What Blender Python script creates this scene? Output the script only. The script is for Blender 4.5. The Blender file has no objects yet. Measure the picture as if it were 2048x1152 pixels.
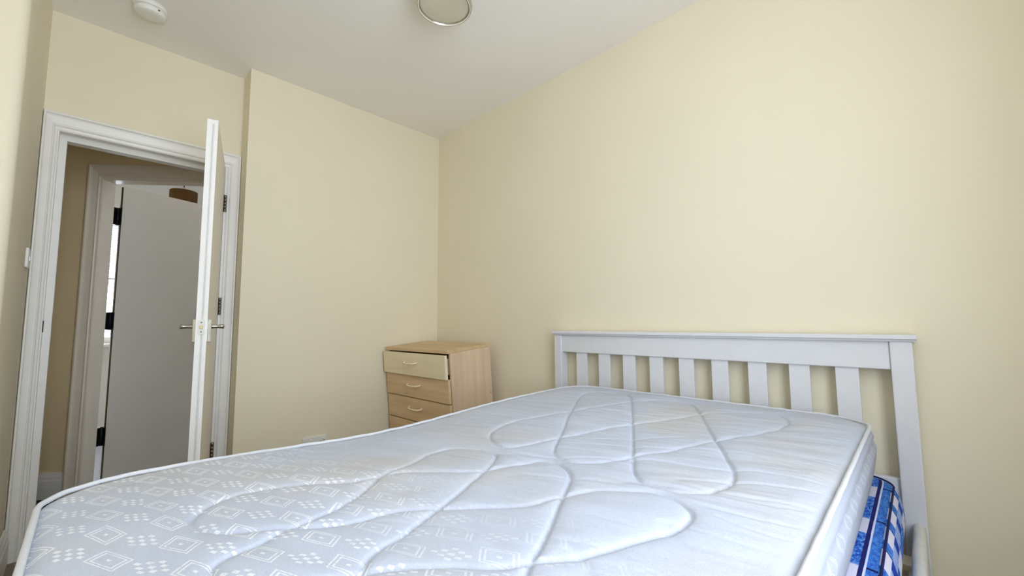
import bpy, bmesh, math, random
import numpy as np
from mathutils import Vector, Matrix, noise as mnoise

S = bpy.context.scene
COL = S.collection
random.seed(4)

# ------------------------------------------------------------------ camera
H = 1.05                                   # eye height above the floor
F_PX, PITCH, YAW, ROLL = 827.53, 0.084491, 0.774277, -0.00623
cam_d = bpy.data.cameras.new('camera')
cam_d.sensor_fit = 'HORIZONTAL'
cam_d.sensor_width = 36.0
cam_d.lens = F_PX / 2048 * 36.0
cam_d.clip_start = 0.02
cam = bpy.data.objects.new('camera', cam_d)
COL.objects.link(cam)
fw = Vector((math.cos(PITCH) * math.cos(YAW), math.cos(PITCH) * math.sin(YAW), math.sin(PITCH)))
rt = Vector((math.sin(YAW), -math.cos(YAW), 0))
up = rt.cross(fw)
r2 = rt * math.cos(ROLL) + up * math.sin(ROLL)
u2 = up * math.cos(ROLL) - rt * math.sin(ROLL)
cm = Matrix((r2, u2, -fw)).transposed().to_4x4()
cm.translation = Vector((0, 0, H))
cam.matrix_world = cm
S.camera = cam

# ------------------------------------------------------------------ sky, light, exposure
W = bpy.data.worlds.new('overcast_sky')
S.world = W
W.use_nodes = True
bg = W.node_tree.nodes['Background']
bg.inputs['Color'].default_value = (0.79, 0.86, 1.0, 1)
bg.inputs['Strength'].default_value = 9.0
S.view_settings.view_transform = 'Standard'
S.view_settings.look = 'None'
S.view_settings.gamma = 1.0
S.view_settings.use_curve_mapping = False
S.view_settings.exposure = 0.17
S.cycles.max_bounces = 8
S.cycles.diffuse_bounces = 6
S.cycles.glossy_bounces = 4
S.cycles.transparent_max_bounces = 12
S.cycles.sample_clamp_indirect = 6.0
S.cycles.use_denoising = True
S.cycles.adaptive_threshold = 0.03


def portal(name, loc, sx, sz, rx):
    """marks a window opening so the sky light through it is sampled well"""
    l = bpy.data.lights.new(name, 'AREA')
    l.shape = 'RECTANGLE'
    l.size, l.size_y = sx, sz
    l.cycles.is_portal = True
    o = bpy.data.objects.new(name, l)
    o.location = loc
    o.rotation_euler = (rx, 0, 0)
    COL.objects.link(o)


WX0, WX1, WZ0, WZ1, WY = -0.20, 1.00, 0.65, 2.42, -0.52      # bedroom window opening in the wall behind the camera
VX0, VX1, VZ0, VZ1, VY = -0.70, 0.75, 0.88, 2.05, 5.50      # window of the room across the landing
portal('window_portal', ((WX0 + WX1) / 2, WY - 0.13, (WZ0 + WZ1) / 2), WX1 - WX0, WZ1 - WZ0, math.radians(90))


# ------------------------------------------------------------------ material helpers
def srgb(r, g, b):
    f = lambda c: (c / 255 / 12.92) if c / 255 <= 0.04045 else ((c / 255 + 0.055) / 1.055) ** 2.4
    return (f(r), f(g), f(b), 1)


class NT:
    def __init__(s, name):
        s.m = bpy.data.materials.new(name)
        s.m.use_nodes = True
        s.t = s.m.node_tree
        s.b = s.t.nodes['Principled BSDF']

    def n(s, typ, **kw):
        o = s.t.nodes.new(typ)
        for k, v in kw.items():
            setattr(o, k, v)
        return o

    def l(s, a, b):
        s.t.links.new(a, b)

    def math(s, op, a, b=None, c=None):
        o = s.n('ShaderNodeMath', operation=op)
        for i, v in enumerate((a, b, c)):
            if v is None:
                continue
            if isinstance(v, (int, float)):
                o.inputs[i].default_value = v
            else:
                s.l(v, o.inputs[i])
        return o.outputs[0]

    def coords(s, off=(0, 0, 0), scale=(1, 1, 1), rot=(0, 0, 0)):
        tc = s.n('ShaderNodeTexCoord')
        mp = s.n('ShaderNodeMapping')
        mp.inputs['Location'].default_value = off
        mp.inputs['Scale'].default_value = scale
        mp.inputs['Rotation'].default_value = rot
        s.l(tc.outputs['Object'], mp.inputs['Vector'])
        return mp.outputs['Vector']

    def noise(s, vec, scale, detail=3, rough=0.5):
        o = s.n('ShaderNodeTexNoise')
        o.inputs['Scale'].default_value = scale
        o.inputs['Detail'].default_value = detail
        o.inputs['Roughness'].default_value = rough
        s.l(vec, o.inputs['Vector'])
        return o.outputs['Fac']

    def ramp(s, fac, stops):
        o = s.n('ShaderNodeValToRGB')
        e = o.color_ramp.elements
        while len(e) < len(stops):
            e.new(0.5)
        for i, (p, c) in enumerate(stops):
            e[i].position = p
            e[i].color = c
        s.l(fac, o.inputs['Fac'])
        return o.outputs['Color']

    def mix(s, fac, a, b):
        o = s.n('ShaderNodeMix', data_type='RGBA')
        for sock, v in ((o.inputs['Factor'], fac), (o.inputs['A'], a), (o.inputs['B'], b)):
            if isinstance(v, (int, float, tuple)):
                sock.default_value = v
            else:
                s.l(v, sock)
        return o.outputs['Result']

    def bump(s, h, strength, dist=0.002):
        o = s.n('ShaderNodeBump')
        o.inputs['Strength'].default_value = strength
        o.inputs['Distance'].default_value = dist
        s.l(h, o.inputs['Height'])
        s.l(o.outputs['Normal'], s.b.inputs['Normal'])

    def set(s, color=None, rough=None, metal=None, spec=None):
        for k, v in (('Base Color', color), ('Roughness', rough), ('Metallic', metal), ('Specular IOR Level', spec)):
            if v is None:
                continue
            if isinstance(v, (int, float, tuple)):
                s.b.inputs[k].default_value = v
            else:
                s.l(v, s.b.inputs[k])


def paint(name, c, rough=0.5, var=0.04, scale=6, bump=0.15, bscale=220, spec=0.4):
    n = NT(name)
    v = n.coords()
    f = n.noise(v, scale, 4)
    a = tuple(x * (1 - var) for x in c[:3]) + (1,)
    b = tuple(min(1, x * (1 + var)) for x in c[:3]) + (1,)
    n.set(color=n.ramp(f, [(0.3, a), (0.7, b)]), rough=rough, spec=spec)
    if bump:
        n.bump(n.noise(v, bscale, 3), bump, 0.001)
    return n.m


def metal(name, c, rough=0.25):
    n = NT(name)
    v = n.coords()
    f = n.noise(v, 60, 3)
    n.set(color=c, metal=1.0, rough=n.math('MULTIPLY_ADD', f, 0.2, rough - 0.1))
    return n.m


def wood(name, c1, c2, axis, scale=1.0):
    """fine-grained pale laminate; grain runs along the given local axis"""
    n = NT(name)
    sc = [26 * scale] * 3
    sc[axis] = 1.6 * scale
    v = n.coords(scale=tuple(sc))
    f = n.noise(v, 1.0, 5, 0.6)
    sc2 = [7 * scale] * 3
    sc2[axis] = 0.8 * scale
    g = n.noise(n.coords(scale=tuple(sc2), off=(3, 1, 7)), 1.0, 3)
    h = n.math('ADD', n.math('MULTIPLY', f, 0.55), n.math('MULTIPLY', g, 0.45))
    n.set(color=n.ramp(h, [(0.36, c1), (0.62, c2)]), rough=0.45, spec=0.35)
    return n.m


M = {}
M['wall'] = paint('cream_wall_paint', srgb(237, 228, 203), 0.75, 0.015, 1.5, 0.25, 160, 0.25)
M['ceiling'] = paint('matt_ceiling_paint', srgb(246, 243, 238), 0.85, 0.015, 1.5, 0.2, 120, 0.2)
M['gloss'] = paint('white_gloss_paint', srgb(241, 238, 231), 0.35, 0.02, 9, 0.12, 60, 0.5)
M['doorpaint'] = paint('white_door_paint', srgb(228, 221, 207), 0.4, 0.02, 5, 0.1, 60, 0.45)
M['edgewhite'] = paint('window_lit_edge_paint', srgb(250, 249, 246), 0.35, 0.01, 9, 0.06, 60, 0.5)  # window brightness on the latch edge put into a whiter colour
M['warmgloss'] = paint('bounce_warmed_white_gloss', srgb(234, 222, 202), 0.4, 0.02, 9, 0.1, 60, 0.45)  # white gloss with the landing's warm bounce light tinted into its colour
M['leverm'] = metal('brushed_handle_metal', (0.50, 0.47, 0.43, 1), 0.3)
M['hallwall'] = paint('landing_wall_paint', srgb(236, 215, 170), 0.75, 0.02, 2, 0.2, 140, 0.25)
M['bedcarpet'] = paint('lightened_beige_carpet', srgb(140, 129, 114), 0.95, 0.15, 180, 0.8, 400, 0.1)  # carpet colour lightened to bounce more light into the room
M['carpet'] = paint('dark_carpet', srgb(62, 58, 56), 0.95, 0.25, 180, 0.8, 400, 0.1)
M['farcarpet'] = paint('pale_carpet', srgb(176, 178, 186), 0.95, 0.15, 150, 0.6, 400, 0.1)
M['farwall'] = paint('far_room_paint', srgb(228, 228, 226), 0.8, 0.02, 2, 0.1, 140, 0.2)
M['bedwhite'] = paint('white_bed_lacquer', srgb(222, 223, 226), 0.38, 0.02, 14, 0.06, 60, 0.45)
M['railwhite'] = paint('aged_white_rail_paint', srgb(214, 214, 208), 0.5, 0.06, 40, 0.1, 90, 0.35)
M['plastic'] = paint('white_plastic', srgb(236, 236, 230), 0.35, 0.01, 5, 0.0)
M['detector'] = paint('detector_plastic', srgb(236, 234, 226), 0.4, 0.01, 5, 0.0)
M['black'] = paint('black_metal', srgb(20, 20, 21), 0.45, 0.1, 30, 0.0)
M['dark'] = paint('dark_gap', srgb(38, 34, 28), 0.7, 0.1, 30, 0.0)
M['chrome'] = metal('polished_chrome', (0.78, 0.77, 0.74, 1), 0.18)
M['brass'] = metal('worn_hinge_steel', (0.26, 0.23, 0.19, 1), 0.4)
M['latchbrass'] = metal('latch_brass', (0.62, 0.48, 0.25, 1), 0.3)
M['rim'] = metal('lamp_rim_metal', (0.62, 0.58, 0.52, 1), 0.3)
M['frost'] = paint('frosted_lamp_glass', srgb(214, 208, 188), 0.5, 0.02, 8, 0.0)
M['ring'] = paint('pale_lamp_ring', srgb(246, 242, 232), 0.25, 0.01, 8, 0.0)
M['shade'] = paint('brown_lampshade_fabric', srgb(96, 72, 42), 0.9, 0.1, 60, 0.2, 300, 0.1)
M['blind'] = paint('white_blind_slat', srgb(240, 242, 246), 0.5, 0.01, 5, 0.0)
M['handlewood'] = paint('pale_handle_lacquer', srgb(244, 226, 190), 0.4, 0.03, 20, 0.0)
M['wood_top'] = wood('maple_top', srgb(196, 166, 124), srgb(220, 192, 150), 1)
M['wood_side'] = wood('maple_side', srgb(212, 184, 152), srgb(232, 206, 176), 2)
M['wood_pale'] = wood('faded_maple_front', srgb(232, 216, 180), srgb(244, 230, 196), 1)
M['wood_front'] = wood('maple_front', srgb(206, 176, 134), srgb(228, 198, 156), 1)


def glass_mat():
    n = NT('window_glass')
    t = n.n('ShaderNodeBsdfTransparent')
    t.inputs['Color'].default_value = (0.97, 0.98, 0.98, 1)
    g = n.n('ShaderNodeBsdfGlossy')
    g.inputs['Roughness'].default_value = 0.02
    mx = n.n('ShaderNodeMixShader')
    mx.inputs['Fac'].default_value = 0.06
    n.l(t.outputs[0], mx.inputs[1])
    n.l(g.outputs[0], mx.inputs[2])
    out = n.t.nodes['Material Output']
    n.l(mx.outputs[0], out.inputs['Surface'])
    return n.m


M['glass'] = glass_mat()


# ------------------------------------------------------------------ mesh helpers
class MB:
    """collects geometry in world (or chosen local) coordinates"""

    def __init__(s):
        s.v, s.f, s.sm = [], [], []

    def add(s, vs, fs, smooth=False):
        o = len(s.v)
        s.v += [tuple(v) for v in vs]
        s.f += [tuple(i + o for i in f) for f in fs]
        s.sm += [smooth] * len(fs)
        return s

    def box(s, x0, x1, y0, y1, z0, z1):
        vs = [(x, y, z) for x in (x0, x1) for y in (y0, y1) for z in (z0, z1)]
        return s.add(vs, [(0, 1, 3, 2), (4, 6, 7, 5), (0, 4, 5, 1), (2, 3, 7, 6), (0, 2, 6, 4), (1, 5, 7, 3)])

    def bbox(s, x0, x1, y0, y1, z0, z1, b=0.003, seg=2):
        """box with rounded edges"""
        bm = bmesh.new()
        bmesh.ops.create_cube(bm, size=1)
        for v in bm.verts:
            v.co = ((x0 + x1) / 2 + v.co.x * (x1 - x0), (y0 + y1) / 2 + v.co.y * (y1 - y0), (z0 + z1) / 2 + v.co.z * (z1 - z0))
        bmesh.ops.bevel(bm, geom=bm.edges[:], offset=b, segments=seg, profile=0.5, affect='EDGES')
        bm.verts.index_update()
        s.add([v.co[:] for v in bm.verts], [[v.index for v in f.verts] for f in bm.faces])
        bm.free()
        return s

    def prism(s, pts, axis, a, b):
        """extrude polygon pts (2D, ccw) along axis from a to b"""
        def P(p, t):
            q = list(p)
            q.insert(axis, t)
            return tuple(q)
        n = len(pts)
        vs = [P(p, a) for p in pts] + [P(p, b) for p in pts]
        fs = [tuple(range(n))[::-1], tuple(range(n, 2 * n))] + [(i, (i + 1) % n, n + (i + 1) % n, n + i) for i in range(n)]
        return s.add(vs, fs)

    def lathe(s, prof, c, n=32, axis=2, smooth=True):
        """prof: list of (r, h); revolved about axis through c"""
        vs, fs = [], []
        for (r, h) in prof:
            for k in range(n):
                a = 2 * math.pi * k / n
                p = [r * math.cos(a), r * math.sin(a)]
                p.insert(axis, h)
                vs.append((c[0] + p[0], c[1] + p[1], c[2] + p[2]))
        m = len(prof)
        for i in range(m - 1):
            for k in range(n):
                k2 = (k + 1) % n
                fs.append((i * n + k, i * n + k2, (i + 1) * n + k2, (i + 1) * n + k))
        fs.append(tuple(range(n))[::-1])
        fs.append(tuple(range((m - 1) * n, m * n)))
        return s.add(vs, fs, smooth)

    def tube(s, pts, r, n=10, closed=False, smooth=True):
        pts = [Vector(p) for p in pts]
        m = len(pts)
        rr = r if isinstance(r, (list, tuple)) else [r] * m
        vs, fs = [], []
        nrm = None
        for i, p in enumerate(pts):
            a = pts[(i - 1) % m] if (closed or i) else p
            b = pts[(i + 1) % m] if (closed or i < m - 1) else p
            t = (b - a).normalized()
            if nrm is None:
                nrm = t.orthogonal().normalized()
            nrm = (nrm - t * nrm.dot(t)).normalized()
            bi = t.cross(nrm)
            for k in range(n):
                an = 2 * math.pi * k / n
                vs.append(p + (nrm * math.cos(an) + bi * math.sin(an)) * rr[i])
        for i in range(m if closed else m - 1):
            j = (i + 1) % m
            for k in range(n):
                k2 = (k + 1) % n
                fs.append((i * n + k, i * n + k2, j * n + k2, j * n + k))
        if not closed:
            fs.append(tuple(range(n))[::-1])
            fs.append(tuple(range((m - 1) * n, m * n)))
        return s.add(vs, fs, smooth)

    def xf(s, m):
        s.v = [tuple(m @ Vector(v)) for v in s.v]
        return s

    def build(s, name, mat, parent=None, base=None):
        """base: world location of the thing's root; vertices are stored relative to it"""
        me = bpy.data.meshes.new(name)
        b = base or (0, 0, 0)
        me.from_pydata([(v[0] - b[0], v[1] - b[1], v[2] - b[2]) for v in s.v], [], s.f)
        me.polygons.foreach_set('use_smooth', s.sm)
        bm = bmesh.new()
        bm.from_mesh(me)
        bmesh.ops.recalc_face_normals(bm, faces=bm.faces[:])
        bm.to_mesh(me)
        bm.free()
        me.materials.append(mat)
        o = bpy.data.objects.new(name, me)
        COL.objects.link(o)
        if parent is not None:
            o.parent = parent
        elif base:
            o.location = base
        return o


def thing(name, loc, label, cat, group=None):
    o = bpy.data.objects.new(name, None)
    o.empty_display_size = 0.1
    o.location = loc
    COL.objects.link(o)
    o['label'] = label
    o['category'] = cat
    if group:
        o['group'] = group
    return o


def struct(o, label=None):
    o['kind'] = 'structure'
    if label:
        o['label'] = label
    return o


def sempty(name, loc, label=None):
    o = bpy.data.objects.new(name, None)
    o.location = loc
    COL.objects.link(o)
    return struct(o, label)


# ================================================================== THE ROOM
ZC = 2.611            # ceiling height
XR = 2.0              # headboard wall
YB = 2.816            # wall behind the chest of drawers
YD = 2.970            # recessed door wall
XS = 0.6125           # return between the two
XL = -0.208           # short wall left of the door
YL = 2.21             # its outer corner
XW = -0.80            # far left end of the room
DW0, DW1 = -0.150, 0.535    # door opening
DZ = 2.010
TH = 0.13             # wall thickness

struct(MB().box(XW - TH, XR + TH, WY - TH, 3.10, -0.12, 0.0).build('floor', M['bedcarpet']), 'beige carpeted bedroom floor')
struct(MB().box(XW - TH, XR + TH, WY - TH, YD + 0.06, ZC, ZC + 0.12).build('ceiling', M['ceiling']), 'matt off-white bedroom ceiling')
struct(MB().box(XR, XR + TH, WY - TH, YB + 0.28, 0, ZC).build('wall_right', M['wall']), 'cream wall behind the headboard')
struct(MB().box(XS, XR, YB, YD + TH, 0, ZC).build('wall_back', M['wall']), 'cream wall behind the chest of drawers')
wd = MB()
wd.box(XL, DW0 - 0.02, YD, YD + TH, 0, ZC)
wd.box(DW1 + 0.02, XS, YD, YD + TH, 0, ZC)
wd.box(DW0 - 0.02, DW1 + 0.02, YD, YD + TH, DZ + 0.02, ZC)
struct(wd.build('wall_door', M['wall']), 'cream wall around the bedroom doorway')
# left pier with a softly rounded outer corner
r = 0.035
pts = [(XW, YL), (XL - r, YL)]
pts += [(XL - r + r * math.sin(a), YL + r - r * math.cos(a)) for a in [math.radians(x) for x in range(10, 91, 10)]]
pts += [(XL, YD + TH), (XW, YD + TH)]
wl = MB().prism(pts, 2, 0, ZC)
struct(wl.build('wall_left', M['wall']), 'cream wall corner left of the doorway')
struct(MB().box(XW - TH, XW, WY - TH, YD + TH, 0, ZC).build('wall_side', M['wall']), 'cream far left bedroom wall')
wf = MB()
wf.box(XW, WX0, WY - TH, WY, 0, ZC)
wf.box(WX1, XR, WY - TH, WY, 0, ZC)
wf.box(WX0, WX1, WY - TH, WY, 0, WZ0)
wf.box(WX0, WX1, WY - TH, WY, WZ1, ZC)
struct(wf.build('wall_front', M['wall']), 'cream window wall')


def window(name, x0, x1, z0, z1, y0, label, sill_in):
    """two-light sash window in a wall y0..y0+sign"""
    b = ((x0 + x1) / 2, y0, z0)
    w = sempty(name, b, label)
    f = MB()
    t = 0.06
    f.box(x0, x0 + t, y0 - 0.03, y0 + 0.03, z0, z1)
    f.box(x1 - t, x1, y0 - 0.03, y0 + 0.03, z0, z1)
    f.box(x0 + t, x1 - t, y0 - 0.03, y0 + 0.03, z0, z0 + t)
    f.box(x0 + t, x1 - t, y0 - 0.03, y0 + 0.03, z1 - t, z1)
    f.build('window_frame', M['gloss'], w, b)
    zm = (z0 + z1) / 2
    MB().box(x0 + t, x1 - t, y0 - 0.025, y0 + 0.025, zm - 0.025, zm + 0.025).build('meeting_rail', M['gloss'], w, b)
    MB().box(x0 + t, x1 - t, y0 - 0.003, y0 + 0.003, z0 + t, zm - 0.025).build('pane', M['glass'], w, b)
    MB().box(x0 + t, x1 - t, y0 - 0.003, y0 + 0.003, zm + 0.025, z1 - t).build('pane', M['glass'], w, b)
    MB().bbox(x0 - 0.04, x1 + 0.04, min(y0 + 0.03, y0 + sill_in), max(y0 + 0.03, y0 + sill_in) if sill_in > 0 else y0 - 0.03,
              z0 - 0.03, z0, 0.006).build('window_sill', M['gloss'], w, b)
    return w


window('window_1', WX0, WX1, WZ0, WZ1, WY - 0.07, 'white sash window behind the camera', 0.16)

# ---- skirting boards (stepped ogee profile)
SK = [(0.0, 0.0), (0.018, 0.0), (0.018, 0.108), (0.014, 0.116), (0.014, 0.13), (0.009, 0.142), (0.006, 0.155), (0.0, 0.155)]


def skirting(name, p, q, nrm, label=None, prof=SK):
    """board along p->q standing off the wall by nrm"""
    p, q, nrm = Vector(p), Vector(q), Vector(nrm)
    n = len(prof)
    vs = [p + nrm * d + Vector((0, 0, z)) for d, z in prof] + [q + nrm * d + Vector((0, 0, z)) for d, z in prof]
    fs = [(i, (i + 1) % n, n + (i + 1) % n, n + i) for i in range(n)] + [tuple(range(n)), tuple(range(n, 2 * n))]
    return struct(MB().add(vs, fs).build(name, M['gloss']), label)


skirting('baseboard_right', (XR, WY, 0), (XR, YB, 0), (-1, 0, 0), 'white skirting board behind the bed')
skirting('baseboard_back', (XS, YB, 0), (XR, YB, 0), (0, -1, 0), 'white skirting board below the chest wall')
skirting('baseboard_left', (XL, YL, 0), (XL, YD - 0.03, 0), (1, 0, 0), 'white skirting board left of the doorway')
skirting('baseboard_pier', (XW, YL, 0), (XL + 0.018, YL, 0), (0, -1, 0))
skirting('baseboard_side', (XW, WY, 0), (XW, YL, 0), (1, 0, 0))
skirting('baseboard_front', (XW, WY, 0), (XR, WY, 0), (0, 1, 0))

# ---- door casing of the bedroom doorway
CAS = [(0.0, 0.0), (0.0, 0.030), (0.05, 0.034), (0.14, 0.034), (0.19, 0.027), (0.26, 0.024), (0.34, 0.022), (0.55, 0.018),
       (0.62, 0.017), (0.66, 0.021), (0.74, 0.022), (0.80, 0.017), (0.93, 0.015), (1.0, 0.011), (1.0, 0.0)]


def casing_mesh(xl0, xl1, xr0, xr1, z0, z1, yw, prof=CAS, floor=0.0):
    """U-shaped architrave: outer edges xl0, xr0, z0; inner edges xl1, xr1, z1; proud of wall face yw towards -y"""
    rows = []
    for t, d in prof:
        xl, xr, z, y = xl0 + (xl1 - xl0) * t, xr0 + (xr1 - xr0) * t, z0 + (z1 - z0) * t, yw - d
        rows.append([(xl, y, floor), (xl, y, z), (xr, y, z), (xr, y, floor)])
    vs, fs = [p for row in rows for p in row], []
    for i in range(len(rows) - 1):
        for k in range(3):
            fs.append((i * 4 + k, i * 4 + k + 1, (i + 1) * 4 + k + 1, (i + 1) * 4 + k))
    return MB().add(vs, fs)


t1 = sempty('trim_1', ((DW0 + DW1) / 2, YD, 0), 'white moulded door casing of the bedroom doorway')
tb = tuple(t1.location)
casing_mesh(-0.2055, DW0 - 0.004, 0.6105, DW1 + 0.012, 2.094, DZ - 0.004, YD).build('architrave', M['gloss'], t1, tb)
ln = MB()
ln.box(DW0 - 0.02, DW0, YD - 0.011, YD + TH + 0.004, 0, DZ)
ln.box(DW1, DW1 + 0.02, YD - 0.011, YD + TH + 0.004, 0, DZ)
ln.box(DW0 - 0.02, DW1 + 0.02, YD - 0.011, YD + TH + 0.004, DZ, DZ + 0.02)
ln.build('jamb', M['gloss'], t1, tb)
st = MB()
st.box(DW0, DW0 + 0.026, YD + 0.045, YD + 0.10, 0, DZ)
st.box(DW1 - 0.026, DW1, YD + 0.045, YD + 0.10, 0, DZ)
st.box(DW0 + 0.026, DW1 - 0.026, YD + 0.045, YD + 0.10, DZ - 0.030, DZ)
st.build('door_stop', M['gloss'], t1, tb)
MB().bbox(DW0 - 0.002, DW0 + 0.003, YD - 0.008, YD + 0.022, 1.02, 1.075, 0.001).build('strike_plate', M['black'], t1, tb)
casing_mesh(-0.2055, DW0 - 0.004, 0.6105, DW1 + 0.012, -2.094, -(DZ - 0.004), -(YD + TH)).xf(
    Matrix.Diagonal((1, -1, -1, 1))).build('landing_architrave', M['gloss'], t1, tb)

# ---- bedroom door, swung into the room
PIV = Vector((0.531, 2.948, 0))
LW, LT, LZ0, LZ1 = 0.676, 0.042, 0.012, 2.006
ang = math.radians(180 + 76.8)           # direction hinge -> latch edge
door1 = sempty('door_1', PIV, 'white bedroom door standing open, seen edge-on')
Rz = Matrix.Rotation(ang, 4, 'Z')        # local x runs hinge -> latch; local +y is the side facing the bed
lf = MB()
# leaf with a shallow groove down the latch edge (two laminated skins, gap packed with filler)
y0, y1 = -LT, 0.0
ga, gb = y0 + 0.019, y0 + 0.029
LE = LW - 0.008
lf.box(0, LE, y0, y1, LZ0, LZ1).xf(Rz)
D1 = [lf.build('leaf', M['doorpaint'], door1)]
prof = [(LE, y0), (LW, y0), (LW, ga), (LW - 0.004, ga + 0.001), (LW - 0.004, gb - 0.001), (LW, gb), (LW, y1), (LE, y1)]
D1.append(MB().prism(prof, 2, LZ0, LZ1).xf(Rz).build('lock_edge', M['edgewhite'], door1))
D1.append(MB().box(LW - 0.0045, LW - 0.0025, ga + 0.002, gb - 0.003, LZ0 + 0.05, LZ1 - 0.02).xf(Rz).build('edge_filler', M['railwhite'], door1))
# latch plate, latch bolt, two screws
D1.append(MB().bbox(LW - 0.003, LW + 0.0025, y0 + 0.009, y0 + 0.034, 1.008, 1.072, 0.001).xf(Rz).build('latch_plate', M['plastic'], door1))
D1.append(MB().bbox(LW + 0.001, LW + 0.006, y0 + 0.0155, y0 + 0.0265, 1.033, 1.047, 0.001).xf(Rz).build('latch_bolt', M['latchbrass'], door1))
for zz in (1.019, 1.061):
    D1.append(MB().lathe([(0.003, LW + 0.0015), (0.003, LW + 0.0032)], (0, y0 + 0.021, zz), 10, 0).xf(Rz).build('screw', M['brass'], door1))
# lever handles on both faces: backplate, neck, lever
for face, sg in ((y1, 1), (y0, -1)):
    cx = LW - 0.055
    ya, yb = sorted((face, face + sg * 0.014))
    hp = MB().bbox(cx - 0.021, cx + 0.021, ya, yb, 0.972, 1.075, 0.002).xf(Rz).build('handle_plate', M['chrome'], door1)
    ne = MB().lathe([(0.012, face + sg * 0.013), (0.010, face + sg * 0.018), (0.0085, face + sg * 0.034), (0.0095, face + sg * 0.048), (0.012, face + sg * 0.060)], (cx, 0, 1.043), 14, 1).xf(Rz)
    ne.build('handle_neck', M['leverm'], hp)
    le = MB().tube([(cx + 0.008, face + sg * 0.052, 1.043), (cx - 0.02, face + sg * 0.054, 1.043), (cx - 0.06, face + sg * 0.054, 1.043), (cx - 0.10, face + sg * 0.052, 1.041), (cx - 0.112, face + sg * 0.051, 1.040)],
                   [0.0085, 0.009, 0.0075, 0.0085, 0.006], 12).xf(Rz)
    le.build('lever', M['leverm'], hp)
# hinges: knuckles on the bed side
for zz in (1.78, 1.16, 0.325):
    hz = MB()
    for a in range(5):
        zk = zz - 0.05 + a * 0.0205
        hz.lathe([(0.0085, zk), (0.0085, zk + 0.0185)], (-0.002, 0.008, 0), 12, 2)
    hz.box(0.0, 0.03, -0.001, 0.0015, zz - 0.05, zz + 0.05)
    hz.xf(Rz).build('hinge', M['brass'], door1)


# ================================================================== LANDING AND ROOM ACROSS
A = Vector((-0.043, 3.806, 0))
AR = Matrix.Translation(A) @ Matrix.Rotation(math.radians(-40), 4, 'Z')    # local x along the angled wall, local y into the far room
O0, O1, OZ = 0.092, 0.80, 2.000
HT = 0.078
wa = MB()
wa.box(-1.05, O0 - 0.018, 0, HT, 0, 2.9)
wa.box(O1 + 0.018, 1.22, 0, HT, 0, 2.9)
wa.box(O0 - 0.018, O1 + 0.018, 0, HT, OZ + 0.018, 2.9)
struct(wa.xf(AR).build('wall_landing', M['hallwall']), 'cream landing wall around the second doorway')
struct(MB().box(-1.0, XS + 0.1, YD + TH + 0.01, 4.70, ZC, ZC + 0.1).build('ceiling_landing', M['ceiling']))
struct(MB().box(-0.95, -0.85, YD + TH, 4.60, 0, ZC).build('wall_landing_end', M['hallwall']))
t2 = sempty('trim_2', A, 'white moulded door casing of the doorway across the landing')
casing_mesh(0.012, O0 + 0.004, O1 + 0.09, O1 - 0.004, 2.093, OZ - 0.004, 0).xf(AR).build('architrave', M['warmgloss'], t2, tuple(A))
ln = MB()
ln.box(O0 - 0.018, O0, -0.010, HT + 0.004, 0, OZ)
ln.box(O1, O1 + 0.018, -0.010, HT + 0.004, 0, OZ)
ln.box(O0 - 0.018, O1 + 0.018, -0.010, HT + 0.004, OZ, OZ + 0.018)
ln.xf(AR).build('jamb', M['warmgloss'], t2, tuple(A))
# skirting left of that casing
p, q = AR @ Vector((-1.0, 0, 0)), AR @ Vector((0.012, 0, 0))
nr = (AR.to_3x3() @ Vector((0, -1, 0)))
skirting('baseboard_landing', p, q, nr, 'white skirting board on the landing wall')

pv = AR @ Vector((0.078, 0.134, 0))
door2 = sempty('door_2', pv, 'white flush door half open across the landing')
R2 = Matrix.Rotation(math.radians(19.5), 4, 'Z')
MB().bbox(0.003, 0.703, -0.046, -0.006, 0.012, OZ - 0.004, 0.002).xf(R2).build('leaf', M['doorpaint'], door2)
MB().box(0.0, 0.006, -0.042, -0.026, 0.012, OZ - 0.01).xf(R2).build('dark_edge_strip', M['black'], door2)  # dark strip down the hinge edge of the leaf
kn = MB().lathe([(0.012, -0.046), (0.012, -0.05), (0.018, -0.06), (0.024, -0.075), (0.02, -0.09)], (0.655, 0, 1.15), 16, 1).xf(R2)
kn.build('door_knob', M['latchbrass'], door2)
ib = R2.inverted() @ Matrix.Rotation(math.radians(-40), 4, 'Z')
for zz in (1.79, 1.08, 0.33):
    h = MB()
    h.lathe([(0.009, zz - 0.06), (0.009, zz + 0.06)], (0, 0, 0), 12, 2)
    h.box(0.0, 0.004, -0.045, 0.0, zz - 0.058, zz + 0.058)
    h.xf(R2)
    g = MB().box(-0.014, 0.0, -0.034, -0.0, zz - 0.058, zz + 0.058).xf(Matrix.Rotation(math.radians(-40), 4, 'Z'))
    h.add(g.v, g.f)
    h.build('hinge', M['black'], door2)

# far room shell
c0_, c1_ = AR @ Vector((-1.25, 0.05, 0)), AR @ Vector((1.2, 0.05, 0))
struct(MB().prism([(-1.6, 3.10), (c1_.x, 3.10), (c1_.x, c1_.y), (c0_.x, c0_.y), (-1.6, c0_.y)], 2, -0.12, 0.0).build('floor_landing', M['carpet']), 'dark landing floor')
struct(MB().prism([(c1_.x, 3.10), (2.3, 3.10), (2.3, 5.75), (-1.6, 5.75), (-1.6, c0_.y), (c0_.x, c0_.y), (c1_.x, c1_.y)], 2, -0.12, 0.001).build('floor_far_room', M['farcarpet']), 'pale floor of the room across the landing')
struct(MB().box(-1.6, 2.3, 3.30, 5.75, ZC + 0.11, ZC + 0.2).build('ceiling_far_room', M['ceiling']), 'white ceiling of the room across the landing')
wv = MB()
wv.box(-1.6, VX0, VY, VY + TH, 0, ZC + 0.12)
wv.box(VX1, 2.3, VY, VY + TH, 0, ZC + 0.12)
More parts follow.
